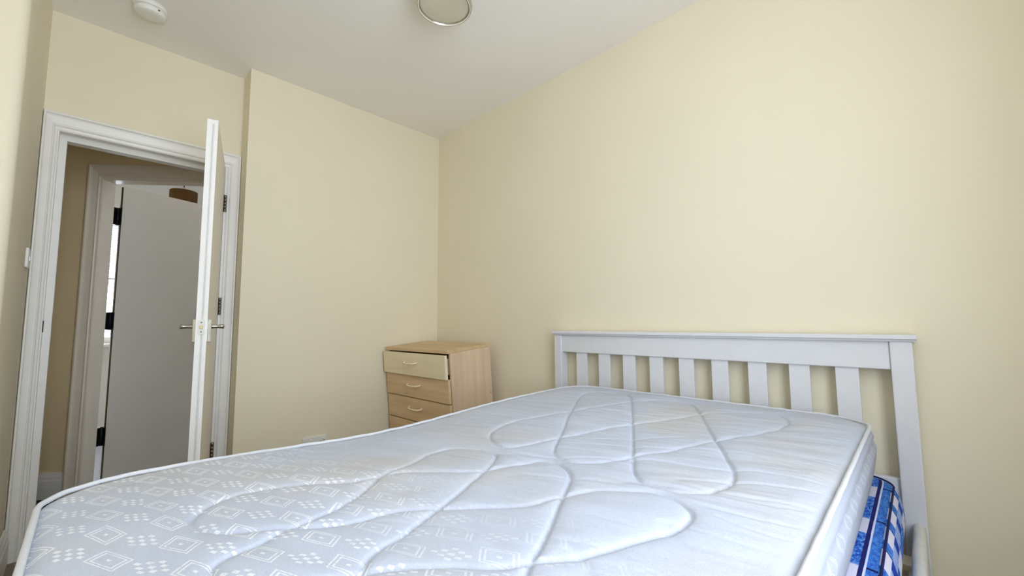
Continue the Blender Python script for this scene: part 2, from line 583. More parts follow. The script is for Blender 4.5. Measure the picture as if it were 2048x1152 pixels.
wv.box(VX0, VX1, VY, VY + TH, 0, VZ0)
wv.box(VX0, VX1, VY, VY + TH, VZ1, ZC + 0.12)
struct(wv.build('wall_far', M['farwall']), 'pale window wall of the room across the landing')
struct(MB().box(2.2, 2.3, 3.10, VY, 0, ZC + 0.12).build('wall_far_right', M['farwall']))
struct(MB().box(XS + 0.19, 2.2, YD + TH + 0.01, YD + TH + 0.1, 0, ZC + 0.12).build('wall_far_near', M['farwall']))
struct(MB().box(-1.6, -1.5, 4.3, VY, 0, ZC + 0.12).build('wall_far_left', M['farwall']))
struct(MB().box(-1.6, -0.85, 4.55, 4.65, 0, ZC + 0.12).build('wall_far_return', M['farwall']))
window('window_2', VX0, VX1, VZ0, VZ1, VY + 0.07, 'sash window seen past the hinge side of the far door', -0.16)

bl = thing('venetian_blind', (0.02, VY - 0.03, 1.50), 'white slatted blind half lowered over the far window', 'blind')
bb = tuple(bl.location)
MB().bbox(VX0, VX1, VY - 0.055, VY - 0.01, VZ1 - 0.02, VZ1 + 0.02, 0.004).build('headrail', M['blind'], bl, bb)
slat = None
nz = 22
for i in range(nz):
    z = VZ1 - 0.04 - i * 0.0235
    if slat is None:
        slat = MB().prism([(VY - 0.043, -0.008), (VY - 0.0415, -0.009), (VY - 0.0185, 0.008), (VY - 0.020, 0.009)], 0, VX0 + 0.02, VX1 - 0.02)
        slat.v = [(v[0], v[1], v[2] + 1.5) for v in slat.v]
        so = slat.build('slat', M['blind'], bl, bb)
    else:
        so = so.copy()
        COL.objects.link(so)
        so.parent = bl
    so.location = (0, 0, z - 1.5)
MB().bbox(VX0 + 0.01, VX1 - 0.01, VY - 0.045, VY - 0.015, VZ1 - 0.04 - nz * 0.0235 - 0.008, VZ1 - 0.04 - nz * 0.0235 + 0.008, 0.003).build('bottom_rail', M['blind'], bl, bb)

pc = (0.533, 4.60, 0)
pl = thing('pendant_lamp', (pc[0], pc[1], ZC + 0.11), 'round brown drum lampshade hanging in the room across the landing', 'lamp')
pb = tuple(pl.location)
MB().lathe([(0.097, 2.120), (0.100, 2.120), (0.100, 2.232), (0.097, 2.234), (0.03, 2.240), (0.03, 2.236), (0.094, 2.229)], pc, 32).build('lamp_shade', M['shade'], pl, pb)
MB().tube([(pc[0], pc[1], 2.265), (pc[0], pc[1], ZC + 0.11)], 0.004, 8).build('cord', M['dark'], pl, pb)
MB().lathe([(0.02, 2.230), (0.02, 2.252), (0.008, 2.272)], pc, 16).build('lamp_holder', M['rim'], pl, pb)


# ================================================================== CEILING FITTINGS, SWITCH, SOCKET
lc = (1.065, 1.465, ZC)
cl = thing('ceiling_light', lc, 'round drum ceiling light with a metal rim, switched off', 'lamp')
MB().lathe([(0.112, 0.0), (0.116, -0.004), (0.118, -0.098), (0.112, -0.099)], lc, 56).build('lamp_shade', M['frost'], cl, lc)
MB().lathe([(0.119, -0.074), (0.1235, -0.078), (0.1265, -0.090), (0.1272, -0.103), (0.1250, -0.112), (0.1205, -0.1155), (0.1175, -0.112), (0.1165, -0.096)], lc, 72).build('rim', M['rim'], cl, lc)
MB().tube([(lc[0] + 0.1175 * math.cos(a), lc[1] + 0.1175 * math.sin(a), lc[2] - 0.1135) for a in [2 * math.pi * k / 72 for k in range(72)]], 0.0024, 8, True).build('rim_ring', M['ring'], cl, lc)
MB().lathe([(0.1155, -0.102), (0.1155, -0.106), (0.105, -0.1075), (0.06, -0.110), (0.01, -0.111)], lc, 56).build('diffuser', M['frost'], cl, lc)

sc = (0.129, 2.602, ZC)
sd = thing('smoke_detector', sc, 'small round white smoke detector on the ceiling above the doorway', 'smoke detector')
MB().lathe([(0.064, 0.0), (0.0655, -0.004), (0.0655, -0.019), (0.063, -0.021)], sc, 48).build('mounting_base', M['detector'], sd, sc)
MB().lathe([(0.054, -0.021), (0.054, -0.0255)], sc, 40).build('vent_slot', M['dark'], sd, sc)
MB().lathe([(0.061, -0.0245), (0.0615, -0.028), (0.058, -0.044), (0.0555, -0.047), (0.03, -0.0485)], sc, 48).build('cover', M['detector'], sd, sc)
a = math.radians(-62)
MB().lathe([(0.003, -0.0015), (0.003, 0.0015)], (0, 0, 0), 10, 0).xf(Matrix.Translation(Vector(sc) + Vector((0.0605 * math.cos(a), 0.0605 * math.sin(a), -0.033))) @ Matrix.Rotation(a, 4, 'Z') @ Matrix.Diagonal((1, 1.8, 0.9, 1))).build('indicator', M['dark'], sd, sc)

ws = (XL, 2.812, 1.35)
lsw = thing('light_switch', ws, 'white light switch plate on the wall beside the doorway', 'light switch')
MB().bbox(XL, XL + 0.010, 2.770, 2.856, 1.307, 1.393, 0.003).build('switch_plate', M['plastic'], lsw, ws)
MB().prism([(XL + 0.010, 1.337), (XL + 0.016, 1.340), (XL + 0.011, 1.363), (XL + 0.010, 1.363)], 1, 2.802, 2.824).build('rocker', M['plastic'], lsw, ws)

pw = (1.057, YB, 0.29)
sk = thing('wall_socket', pw, 'double wall socket just above the far edge of the mattress', 'socket')
MB().bbox(0.983, 1.131, YB - 0.011, YB, 0.247, 0.333, 0.003).build('socket_plate', M['plastic'], sk, pw)
for cx in (1.020, 1.094):
    MB().box(cx - 0.0025, cx + 0.0025, YB - 0.0118, YB - 0.0105, 0.292, 0.300).build('earth_slot', M['dark'], sk, pw)
    for d in (-0.011, 0.011):
        MB().box(cx + d - 0.0035, cx + d + 0.0035, YB - 0.0118, YB - 0.0105, 0.270, 0.2745).build('pin_slot', M['dark'], sk, pw)
    MB().prism([(YB - 0.011, 0.310), (YB - 0.016, 0.313), (YB - 0.012, 0.327), (YB - 0.011, 0.327)], 0, cx + 0.008, cx + 0.020).build('switch', M['plastic'], sk, pw)
for cx in (1.000, 1.114):
    MB().lathe([(0.003, -0.0128), (0.003, -0.0105)], (cx, YB, 0.290 + 0.014), 10, 1).build('screw', M['dark'], sk, pw)


# ================================================================== CHEST OF DRAWERS (leans a little forward off the skirting)
q_yaw, q_tilt = 0.029, 0.084
u = Vector((math.cos(q_yaw), math.sin(q_yaw), 0))
v = Vector((-math.sin(q_yaw), math.cos(q_yaw), 0))
k = Vector((0, 0, 1))
ut = u * math.cos(q_tilt) + k * math.sin(q_tilt)
kt = k * math.cos(q_tilt) - u * math.sin(q_tilt)
CW, CD = 0.715, 0.363
CH = (H - 0.166) / math.cos(q_tilt)          # height along the leaning side
top_fr = Vector((1.547, 2.073, H - 0.166))
foot_fr = top_fr - kt * CH
ch = thing('chest_of_drawers', foot_fr, 'pale wood chest of drawers leaning forward in the corner', 'chest of drawers')
cm3 = Matrix((ut, v, kt)).transposed().to_4x4()
cm3.translation = foot_fr
ch.matrix_world = cm3
# local axes: x into the wall, y along the front, z up
fx = 0.018                                    # thickness of the overlay drawer fronts
MB().bbox(0.0, CD, 0.0, CW, CH - 0.022, CH, 0.0025).build('top_panel', M['wood_top'], ch)
for y0 in (0.0, CW - 0.016):
    MB().bbox(fx + 0.003, CD, y0, y0 + 0.016, 0.0, CH - 0.022, 0.0015).build('side_panel', M['wood_side'], ch)
MB().box(CD - 0.006, CD - 0.001, 0.016, CW - 0.016, 0.03, CH - 0.022).build('back_panel', M['wood_side'], ch)
MB().box(0.03, 0.046, 0.016, CW - 0.016, 0.0, 0.06).build('plinth', M['wood_front'], ch)
ztop = CH - 0.026
hs = [0.148, 0.150, 0.153, 0.152, 0.152]
z = ztop
handle = None
for i, hh in enumerate(hs):
    out = 0.020 if i == 0 else (0.003 if i in (1, 3) else 0.0)
    dz = -0.004 if i == 0 else 0.0
    d = MB()
    d.bbox(-out, fx - out, 0.002, CW - 0.002, z - hh + dz, z + dz, 0.0018)
    dr = d.build('drawer', M['wood_pale'] if i == 0 else M['wood_front'], ch)
    bxm = MB().box(fx - out, 0.33, 0.03, CW - 0.03, z - hh + 0.02, z - 0.03).build('drawer_box', M['wood_side'], dr)
    hm = MB()
    zc, yc = z - hh * 0.42 + dz, CW / 2 + 0.010
    pts = [(-out + 0.001, yc - 0.068, zc + 0.002), (-out - 0.012, yc - 0.066, zc), (-out - 0.024, yc - 0.055, zc - 0.002), (-out - 0.028, yc - 0.030, zc - 0.003),
           (-out - 0.029, yc, zc - 0.003), (-out - 0.028, yc + 0.030, zc - 0.003), (-out - 0.024, yc + 0.055, zc - 0.002), (-out - 0.012, yc + 0.066, zc), (-out + 0.001, yc + 0.068, zc + 0.002)]
    hm.tube(pts, [0.007, 0.006, 0.0055, 0.005, 0.005, 0.005, 0.0055, 0.006, 0.007], 10)
    hm.build('handle', M['handlewood'], dr)
    if i == 1:
        MB().lathe([(0.0035, -out - 0.0006), (0.0035, -out + 0.001)], (0, CW * 0.655, z - hh + 0.020), 10, 0).build('knot', M['dark'], dr)
    z -= hh + 0.006
MB().lathe([(0.0035, -0.0006), (0.0035, 0.001)], (CD - 0.014, 0.0, CH - 0.325), 10, 1).build('knot', M['dark'], ch)


# ================================================================== BED FRAME
bx = thing('bed_frame', (0.9, 0.764, 0), 'white wooden bed frame with a slatted headboard', 'bed')
bb = tuple(bx.location)
XF = 1.920
PB = M['bedwhite']
zr = lambda a: H + a
for (y0, y1) in ((0.773 * XF, 0.797 * XF), (0.010 * XF, 0.040 * XF)):
    MB().bbox(XF, XF + 0.06, y0, y1 if y1 < 1 else 0.797 * XF + 0.004, 0.0, zr(-0.070), 0.004).build('post', PB, bx, bb)
yi0, yi1 = 0.040 * XF, 0.773 * XF
# moulded cap: square nose over a small cove
c0, c1 = 0.004 * 1.905, 0.808 * 1.905
zt = zr(-0.0482)
prof = [(1.905, zt - 0.002), (1.907, zt), (1.990, zt), (1.992, zt - 0.002), (1.992, zt - 0.014), (1.987, zt - 0.016), (1.983, zt - 0.0225), (1.916, zt - 0.0225), (1.912, zt - 0.016), (1.905, zt - 0.013)]
MB().prism(prof, 1, c0, c1).build('cap_rail', PB, bx, bb)
MB().bbox(XF + 0.010, XF + 0.038, yi0, yi1, zr(-0.1668), zr(-0.070), 0.003).build('top_rail', PB, bx, bb)
MB().bbox(XF + 0.020, XF + 0.046, yi0, yi1, zr(-0.67), zr(-0.532), 0.003).build('bottom_rail', PB, bx, bb)
s0 = None
for i in range(9):
    yl = (0.7177 - 0.07478 * i) * 1.942
    if s0 is None:
        s0 = MB().bbox(1.941, 1.956, yl - 0.0350 * 1.942, yl, zr(-0.54), zr(-0.160), 0.002).build('slat', PB, bx, bb)
        ref = yl
    else:
        c = s0.copy()
        COL.objects.link(c)
        c.parent = bx
        c.location = (0, yl - ref, 0)
# side rails with rounded tops, hooked into the posts
FX = -0.085
for (y0, y1) in ((0.024, 0.0555), (1.463, 1.494)):
    ym, rr = (y0 + y1) / 2, (y1 - y0) / 2
    zt = zr(-0.655)
    pr = [(y1, zt - 0.125), (y1, zt - rr)] + [(ym + rr * math.cos(t), zt - rr + rr * math.sin(t)) for t in [math.radians(x) for x in range(15, 180, 15)]] + [(y0, zt - rr), (y0, zt - 0.125)]
    MB().prism(pr, 0, FX + 0.045, XF - 0.001).build('side_rail', M['railwhite'], bx, bb)
# low foot end
for y0 in (0.019, 1.453):
    MB().bbox(FX, FX + 0.05, y0, y0 + 0.055, 0.0, 0.43, 0.004).build('foot_post', PB, bx, bb)
MB().bbox(FX + 0.01, FX + 0.038, 0.074, 1.453, 0.27, 0.42, 0.003).build('foot_rail', PB, bx, bb)
for i in range(9):
    xs = 0.08 + i * 0.205
    MB().bbox(xs, xs + 0.07, 0.050, 1.466, 0.318, 0.336, 0.002).build('base_slat', M['wood_pale'], bx, bb)


# ================================================================== MATTRESSES
def rr_sdf(x, y, x0, x1, y0, y1, r):
    """distance inside a rounded rectangle (positive inside)"""
    cx, cy, hx, hy = (x0 + x1) / 2, (y0 + y1) / 2, (x1 - x0) / 2 - r, (y1 - y0) / 2 - r
    dx, dy = np.abs(x - cx) - hx, np.abs(y - cy) - hy
    out = np.hypot(np.maximum(dx, 0), np.maximum(dy, 0)) + np.minimum(np.maximum(dx, dy), 0)
    return r - out


def rr_grid(x0, x1, y0, y1, r, step):
    """grid of points filling a rounded rectangle; border rows follow the outline"""
    nx, ny = int(round((x1 - x0) / step)), int(round((y1 - y0) / step))
    X, Y = np.meshgrid(np.linspace(x0, x1, nx + 1), np.linspace(y0, y1, ny + 1), indexing='ij')
    cx, cy, hx, hy = (x0 + x1) / 2, (y0 + y1) / 2, (x1 - x0) / 2 - r, (y1 - y0) / 2 - r
    a, b = np.abs(X - cx) - hx, np.abs(Y - cy) - hy
    m = (a > 0) & (b > 0)
    A_, B_ = np.clip(a / r, 0, 1), np.clip(b / r, 0, 1)
    nxp = hx + r * A_ * np.sqrt(1 - B_ ** 2 / 2)
    nyp = hy + r * B_ * np.sqrt(1 - A_ ** 2 / 2)
    X = np.where(m, cx + np.sign(X - cx) * nxp, X)
    Y = np.where(m, cy + np.sign(Y - cy) * nyp, Y)
    return X, Y


def border_loop(nx, ny):
    return ([(i, 0) for i in range(nx)] + [(nx, j) for j in range(ny)] + [(i, ny) for i in range(nx, 0, -1)] + [(0, j) for j in range(ny, 0, -1)])


def seg_dist(px, py, line):
    d = np.full(px.shape, 9.0)
    for (ax, ay), (bx_, by_) in zip(line[:-1], line[1:]):
        ex, ey = bx_ - ax, by_ - ay
        L2 = ex * ex + ey * ey + 1e-12
        t = np.clip(((px - ax) * ex + (py - ay) * ey) / L2, 0, 1)
        d = np.minimum(d, np.hypot(px - ax - t * ex, py - ay - t * ey))
    return d


def smooth_line(p, it=2, closed=False):
    for _ in range(it):
        q = []
        n = len(p)
        for i in range(n - (0 if closed else 1)):
            a, b = p[i], p[(i + 1) % n]
            q += [(a[0] * .75 + b[0] * .25, a[1] * .75 + b[1] * .25), (a[0] * .25 + b[0] * .75, a[1] * .25 + b[1] * .75)]
        p = q if closed else [p[0]] + q + [p[-1]]
    return p


Q_HEAD = [(0.875, 0.957), (0.919, 0.993), (0.965, 1.017), (1.066, 1.031), (1.152, 1.001), (1.246, 0.971), (1.283, 0.956), (1.386, 0.938), (1.527, 0.882), (1.60, 0.873), (1.708, 0.801), (1.738, 0.746), (1.724, 0.683), (1.686, 0.65), (1.573, 0.588), (1.256, 0.432), (1.125, 0.367), (1.041, 0.324), (0.987, 0.302), (0.943, 0.293), (0.901, 0.293), (0.857, 0.301), (0.823, 0.326), (0.803, 0.352), (0.809, 0.39), (0.812, 0.412), (0.817, 0.433), (0.846, 0.459), (0.887, 0.486), (1.108, 0.605), (1.655, 0.903), (1.728, 0.958), (1.763, 1.059), (1.723, 1.119), (1.627, 1.129), (1.526, 1.093), (1.31, 0.968), (1.154, 0.877), (0.986, 0.775), (0.888, 0.719), (0.863, 0.692), (0.847, 0.663), (0.842, 0.618), (0.871, 0.57), (0.904, 0.548), (0.961, 0.528), (1.04, 0.493), (1.123, 0.465), (1.246, 0.428), (1.38, 0.376), (1.511, 0.327), (1.594, 0.319), (1.646, 0.332), (1.686, 0.363), (1.709, 0.429), (1.688, 0.489), (1.63, 0.539), (1.552, 0.581), (1.41, 0.628), (1.272, 0.695), (1.146, 0.748), (1.081, 0.756), (0.995, 0.777), (0.953, 0.787), (0.875, 0.801), (0.835, 0.824), (0.827, 0.858), (0.843, 0.904)]
Q_FOOT1 = [(0.142, 0.913), (0.148, 0.931), (0.167, 0.964), (0.199, 0.987), (0.244, 0.998), (0.286, 0.982), (0.327, 0.958), (0.368, 0.928), (0.409, 0.89), (0.445, 0.883), (0.48, 0.884), (0.511, 0.88), (0.536, 0.864), (0.575, 0.832), (0.623, 0.765), (0.656, 0.735), (0.717, 0.734), (0.757, 0.72), (0.8, 0.702), (0.814, 0.681), (0.813, 0.643), (0.806, 0.63), (0.791, 0.601), (0.761, 0.566), (0.721, 0.543), (0.66, 0.511), (0.607, 0.483), (0.551, 0.453), (0.5, 0.427), (0.442, 0.402), (0.39, 0.372), (0.33, 0.335), (0.28, 0.30), (0.23, 0.275), (0.17, 0.28), (0.13, 0.32), (0.125, 0.37), (0.15, 0.42), (0.20, 0.455), (0.26, 0.50)]
Q_FOOT2 = [(0.142, 0.913), (0.144, 0.882), (0.156, 0.848), (0.173, 0.823), (0.193, 0.809), (0.245, 0.768), (0.289, 0.732), (0.322, 0.714), (0.362, 0.708), (0.406, 0.7), (0.436, 0.683), (0.469, 0.654), (0.516, 0.615), (0.55, 0.571), (0.579, 0.537), (0.601, 0.523), (0.623, 0.52), (0.658, 0.509), (0.706, 0.488), (0.728, 0.474), (0.756, 0.431), (0.782, 0.388), (0.779, 0.355), (0.764, 0.324), (0.741, 0.299), (0.726, 0.292), (0.701, 0.289), (0.665, 0.294), (0.64, 0.308), (0.559, 0.34), (0.521, 0.353), (0.496, 0.368), (0.443, 0.403), (0.419, 0.42), (0.389, 0.444), (0.373, 0.471), (0.343, 0.494), (0.308, 0.528), (0.264, 0.560), (0.21, 0.585), (0.16, 0.61), (0.13, 0.65), (0.135, 0.703)]
Q_FOOT3 = [(0.135, 0.703), (0.139, 0.717), (0.159, 0.73), (0.184, 0.737), (0.205, 0.741), (0.236, 0.758), (0.274, 0.765), (0.306, 0.777), (0.343, 0.788), (0.393, 0.815), (0.442, 0.85), (0.487, 0.893), (0.56, 0.913), (0.635, 0.952), (0.695, 0.977), (0.748, 0.963), (0.782, 0.897), (0.784, 0.849), (0.775, 0.815), (0.709, 0.768), (0.654, 0.733), (0.559, 0.694), (0.484, 0.659), (0.424, 0.633), (0.363, 0.607), (0.319, 0.593), (0.288, 0.576), (0.264, 0.53), (0.26, 0.50)]

MX0, MX1, MY0, MY1, MR = -0.044, 1.853, 0.133, 1.325, 0.135
MZ0, MZ1 = 0.534, H - 0.333


def sag(x, y):
    """mattress top dips towards the middle of its far long side"""
    t = np.clip((x - MX0) / (MX1 - MX0), 0, 1)
    f = np.clip((y - 0.35) / 0.9, 0, 1)
    g = np.clip((y - 0.85) / 0.45, 0, 1)
    return -0.034 * np.exp(-((t - 0.40) / 0.25) ** 2) * f ** 1.3 - 0.008 * np.exp(-(t / 0.13) ** 2) * g


def mattress_material(root):
    n = NT('sheen_faded_white_damask')
    ob = n.coords(off=root)
    sp = n.n('ShaderNodeSeparateXYZ')
    n.l(ob, sp.inputs[0])
    # slight wobble so the weave follows the padding
    wob = n.n('ShaderNodeTexNoise')
    wob.inputs['Scale'].default_value = 5
    n.l(ob, wob.inputs['Vector'])
    sw = n.n('ShaderNodeSeparateColor')
    n.l(wob.outputs['Color'], sw.inputs[0])
    X = n.math('ADD', sp.outputs[0], n.math('MULTIPLY_ADD', sw.outputs[0], 0.02, -0.01))
    Y = n.math('ADD', sp.outputs[1], n.math('MULTIPLY_ADD', sw.outputs[1], 0.02, -0.01))
    PX, PY = 0.0775, 0.104
    Ys = n.math('MULTIPLY_ADD', X, 0.22, Y)

    def cell(c, off, per):
        f = n.math('FRACT', n.math('DIVIDE', n.math('SUBTRACT', c, off), per))
        return n.math('MULTIPLY', n.math('SUBTRACT', f, 0.5), per)
    du = cell(X, 0.039 - PX / 2, PX)
    dv = cell(Ys, 1.055 - PY / 2, PY)
    mm = n.math('ADD', n.math('DIVIDE', n.math('ABSOLUTE', du), 0.0245), n.math('DIVIDE', n.math('ABSOLUTE', n.math('MULTIPLY_ADD', du, 0.5, dv)), 0.040))

    def band(x, a, b):
        return n.math('MULTIPLY', n.math('GREATER_THAN', x, a), n.math('LESS_THAN', x, b))
    pat = n.math('ADD', band(mm, 0.91, 1.02), band(mm, 0.66, 0.77))
    pat = n.math('ADD', pat, n.math('LESS_THAN', mm, 0.13))
    # little cluster of dashes between the diamonds
    eu = cell(X, 0.039, PX)
    ev = cell(Ys, 1.055, PY)
    e2 = n.math('MULTIPLY_ADD', eu, 0.5, ev)
    inside = n.math('MULTIPLY', n.math('LESS_THAN', n.math('ABSOLUTE', eu), 0.0180), n.math('LESS_THAN', n.math('ABSOLUTE', e2), 0.0225))
    gu = cell(eu, 0.006, 0.012)
    gv = cell(e2, 0.0075, 0.015)
    dot = n.math('LESS_THAN', n.math('ADD', n.math('ABSOLUTE', n.math('DIVIDE', gu, 0.0048)), n.math('ABSOLUTE', n.math('DIVIDE', gv, 0.0060))), 1.0)
    pat = n.math('MINIMUM', n.math('ADD', pat, n.math('MULTIPLY', inside, dot)), 1.0)
    # broken threads; satin sheen painted in as a motif fading towards the head
    th = n.noise(n.coords(off=root, scale=(260, 60, 60)), 1.0, 2)
    thr = n.math('GREATER_THAN', th, 0.40)
    big = n.noise(ob, 4.0, 3)
    sheen_fade = n.n('ShaderNodeMapRange')
    sheen_fade.inputs['From Min'].default_value = 0.58
    sheen_fade.inputs['From Max'].default_value = 0.28
    sheen_fade.inputs['To Min'].default_value = 0.06
    sheen_fade.inputs['To Max'].default_value = 1.0
    n.l(n.math('ADD', sp.outputs[0], n.math('MULTIPLY_ADD', big, 0.3, -0.15)), sheen_fade.inputs['Value'])
    pat = n.math('MULTIPLY', n.math('MULTIPLY', pat, n.math('MULTIPLY_ADD', thr, 0.5, 0.5)), sheen_fade.outputs[0])
    # cloth colour with a faint yellowed stain across the middle of the far half
    stn = n.noise(n.coords(off=root, scale=(2.2, 3.2, 1)), 1.0, 3)
    st2 = n.n('ShaderNodeMapRange')
    st2.inputs['From Min'].default_value = 0.50
    st2.inputs['From Max'].default_value = 0.72
    n.l(stn, st2.inputs['Value'])
    fine = n.noise(n.coords(off=root, scale=(500, 500, 500)), 1.0, 2)
    base = n.ramp(fine, [(0.3, srgb(186, 193, 208)), (0.7, srgb(198, 205, 219))])
    base = n.mix(n.math('MULTIPLY', st2.outputs[0], 0.55), base, srgb(196, 190, 179))
    col = n.mix(pat, base, srgb(230, 233, 239))
    n.set(color=col, rough=n.math('MULTIPLY_ADD', pat, -0.25, 0.8), spec=0.3)
    cr = n.noise(n.coords(off=root, scale=(44, 9, 10)), 1.0, 5, 0.62)
    hgt = n.math('ADD', n.math('MULTIPLY', cr, 1.0), n.math('ADD', n.math('MULTIPLY', fine, 0.16), n.math('MULTIPLY', pat, 0.25)))
    n.bump(hgt, 0.65, 0.004)
    return n.m


def side_material(root):
    n = NT('white_mattress_border')
    ob = n.coords(off=root)
    sp = n.n('ShaderNodeSeparateXYZ')
    n.l(ob, sp.inputs[0])
    per = 0.10
    du = n.math('MULTIPLY', n.math('SUBTRACT', n.math('FRACT', n.math('DIVIDE', n.math('ADD', sp.outputs[0], sp.outputs[1]), per)), 0.5), per)
    dz = n.math('SUBTRACT', sp.outputs[2], 0.668)
    mm = n.math('ADD', n.math('DIVIDE', n.math('ABSOLUTE', du), 0.030), n.math('DIVIDE', n.math('ABSOLUTE', dz), 0.024))
    band = lambda a, b: n.math('MULTIPLY', n.math('GREATER_THAN', mm, a), n.math('LESS_THAN', mm, b))
    pat = n.math('ADD', band(0.88, 1.0), band(0.62, 0.76))
    fine = n.noise(ob, 480, 2)
    n.set(color=n.mix(pat, srgb(174, 179, 192), srgb(200, 204, 215)), rough=0.7, spec=0.3)
    n.bump(n.math('ADD', n.math('MULTIPLY', pat, 0.8), n.math('MULTIPLY', fine, 0.2)), 0.8, 0.004)
    return n.m


def ring_tube(path, r, name, mat, parent, base, n=8):
    return MB().tube(path, r, n, True).build(name, mat, parent, base)


def np_mesh(name, V, F, mat, parent, base):
    me = bpy.data.meshes.new(name)
    V = np.asarray(V, dtype=np.float32) - np.array(base, dtype=np.float32)
    me.from_pydata(V.tolist(), [], F)
    me.polygons.foreach_set('use_smooth', [True] * len(me.polygons))
    me.materials.append(mat)
    o = bpy.data.objects.new(name, me)
    COL.objects.link(o)
    o.parent = parent
    return o


def grid_faces(nx, ny):
    I, J = np.meshgrid(np.arange(nx), np.arange(ny), indexing='ij')
    a = (I * (ny + 1) + J).ravel()
    return np.c_[a, a + ny + 1, a + ny + 2, a + 1].tolist()


mroot = ((MX0 + MX1) / 2, (MY0 + MY1) / 2, MZ0)
mt = thing('white_mattress', mroot, 'worn white quilted mattress lying uppermost on the bed', 'mattress')
MM = mattress_material(mroot)
MS = side_material(mroot)
M['piping'] = paint('white_mattress_piping', srgb(212, 214, 218), 0.6, 0.03, 60, 0.1, 300, 0.3)

X, Y = rr_grid(MX0, MX1, MY0, MY1, MR, 0.0036)
nx, ny = X.shape[0] - 1, X.shape[1] - 1
dq = np.full(X.shape, 9.0)
for ln_ in (smooth_line(Q_HEAD, 2, True), smooth_line(Q_FOOT1), smooth_line(Q_FOOT2), smooth_line(Q_FOOT3)):
    if ln_[0] != ln_[-1] and ln_[0][0] > 0.6:
        ln_ = ln_ + [ln_[0]]
    dq = np.minimum(dq, seg_dist(X, Y, ln_))
e = np.maximum(rr_sdf(X, Y, MX0, MX1, MY0, MY1, MR), 0)
Z = np.full(X.shape, MZ1)
Z += sag(X, Y)
Z += 0.008 * (1 - np.exp(-e / 0.05)) - 0.006 * np.exp(-(e / 0.012) ** 2)          # rises from the piping
Z -= 0.0045 * np.exp(-(dq / 0.0040) ** 2) + 0.0055 * np.exp(-dq / 0.016)              # stitched grooves and padding
flat = np.stack([X.ravel(), Y.ravel()], 1)
nz_ = np.empty(len(flat), dtype=np.float64)
ca, sa = math.cos(math.radians(-76)), math.sin(math.radians(-76))
for i in range(len(flat)):
    x, y = flat[i]
    p, q = x * ca + y * sa, -x * sa + y * ca
    nz_[i] = 0.0075 * mnoise.noise((x * 4.0, y * 4.0, 1.3)) + 0.0035 * mnoise.noise((p * 4.5, q * 17, 5.1)) + 0.0009 * mnoise.noise((p * 10, q * 60, 9.7))
    rdg = abs(mnoise.noise((p * 2.6, q * 15 + 1.5 * mnoise.noise((x * 3, y * 3, 2.0)), 4.4)))
    if rdg < 0.09:
        nz_[i] -= 0.0030 * (1 - rdg / 0.09) * max(0.0, min(1.0, 0.35 + 2.2 * mnoise.noise((x * 3.1, y * 2.3, 7.7))))
Z += nz_.reshape(X.shape) * np.clip(e / 0.05, 0, 1)
V = np.stack([X.ravel(), Y.ravel(), Z.ravel()], 1)
np_mesh('top_panel', V, grid_faces(nx, ny), MM, mt, mroot)

bl_ = border_loop(nx, ny)[::4]
ring = np.array([(X[i, j], Y[i, j]) for i, j in bl_])
cxy = np.array(mroot[:2])
# outward direction on the border
nrm = np.roll(ring, -1, 0) - np.roll(ring, 1, 0)
nrm = np.stack([nrm[:, 1], -nrm[:, 0]], 1)
nrm /= np.linalg.norm(nrm, axis=1)[:, None]
sg = sag(ring[:, 0], ring[:, 1])


def side_wall(levels, name, mat, parent, base, ring, nrm, dz, close=True):
    """levels: (z, outward offset, share of dz)"""
    m = len(ring)
    V, Fc = [], []
    for (z, o, w) in levels:
        for k_ in range(m):
            V.append((ring[k_, 0] + nrm[k_, 0] * o, ring[k_, 1] + nrm[k_, 1] * o, z + dz[k_] * w))
    for a_ in range(len(levels) - 1):
        for k_ in range(m):
            k2 = (k_ + 1) % m
            Fc.append((a_ * m + k_, a_ * m + k2, (a_ + 1) * m + k2, (a_ + 1) * m + k_))
    if close:
        Fc.append(tuple((len(levels) - 1) * m + k_ for k_ in range(m)))
    return np_mesh(name, V, Fc, mat, parent, base)


ht = MZ1 - MZ0
lv = [(MZ1 - 0.006, 0.0, 1.0), (MZ1 - 0.014, 0.008, 1.0), (MZ1 - 0.026, 0.012, 0.95), (MZ1 - 0.034, 0.0085, 0.9), (MZ1 - 0.044, 0.012, 0.85)]
for t in np.linspace(0.3, 0.97, 8):
    lv.append((MZ1 - t * ht, 0.012 + 0.006 * math.sin(math.pi * t) - 0.024 * max(0, t - 0.3), 0.9 * (1 - t)))
lv += [(MZ0 + 0.001, -0.018, 0), (MZ0, -0.04, 0)]
side_wall(lv, 'side_border', MS, mt, mroot, ring, nrm, sg)
jit = [0.0018 * mnoise.noise((a_ * 0.35, 0, 3.3)) for a_ in range(len(ring))]
ring_tube([(ring[a_, 0] + nrm[a_, 0] * 0.003, ring[a_, 1] + nrm[a_, 1] * 0.003, MZ1 + sg[a_] + 0.0005 + jit[a_]) for a_ in range(len(ring))], 0.0052, 'piping', M['piping'], mt, mroot)
ring_tube([(ring[a_, 0] - nrm[a_, 0] * 0.022, ring[a_, 1] - nrm[a_, 1] * 0.022, MZ0 + 0.006) for a_ in range(len(ring))], 0.0055, 'piping', M['piping'], mt, mroot)


# ---- blue plaid mattress underneath
BX0, BX1, BY0, BY1, BR = 0.0, 1.893, 0.090, 1.440, 0.10
BZ0, BZ1 = 0.337, H - 0.521


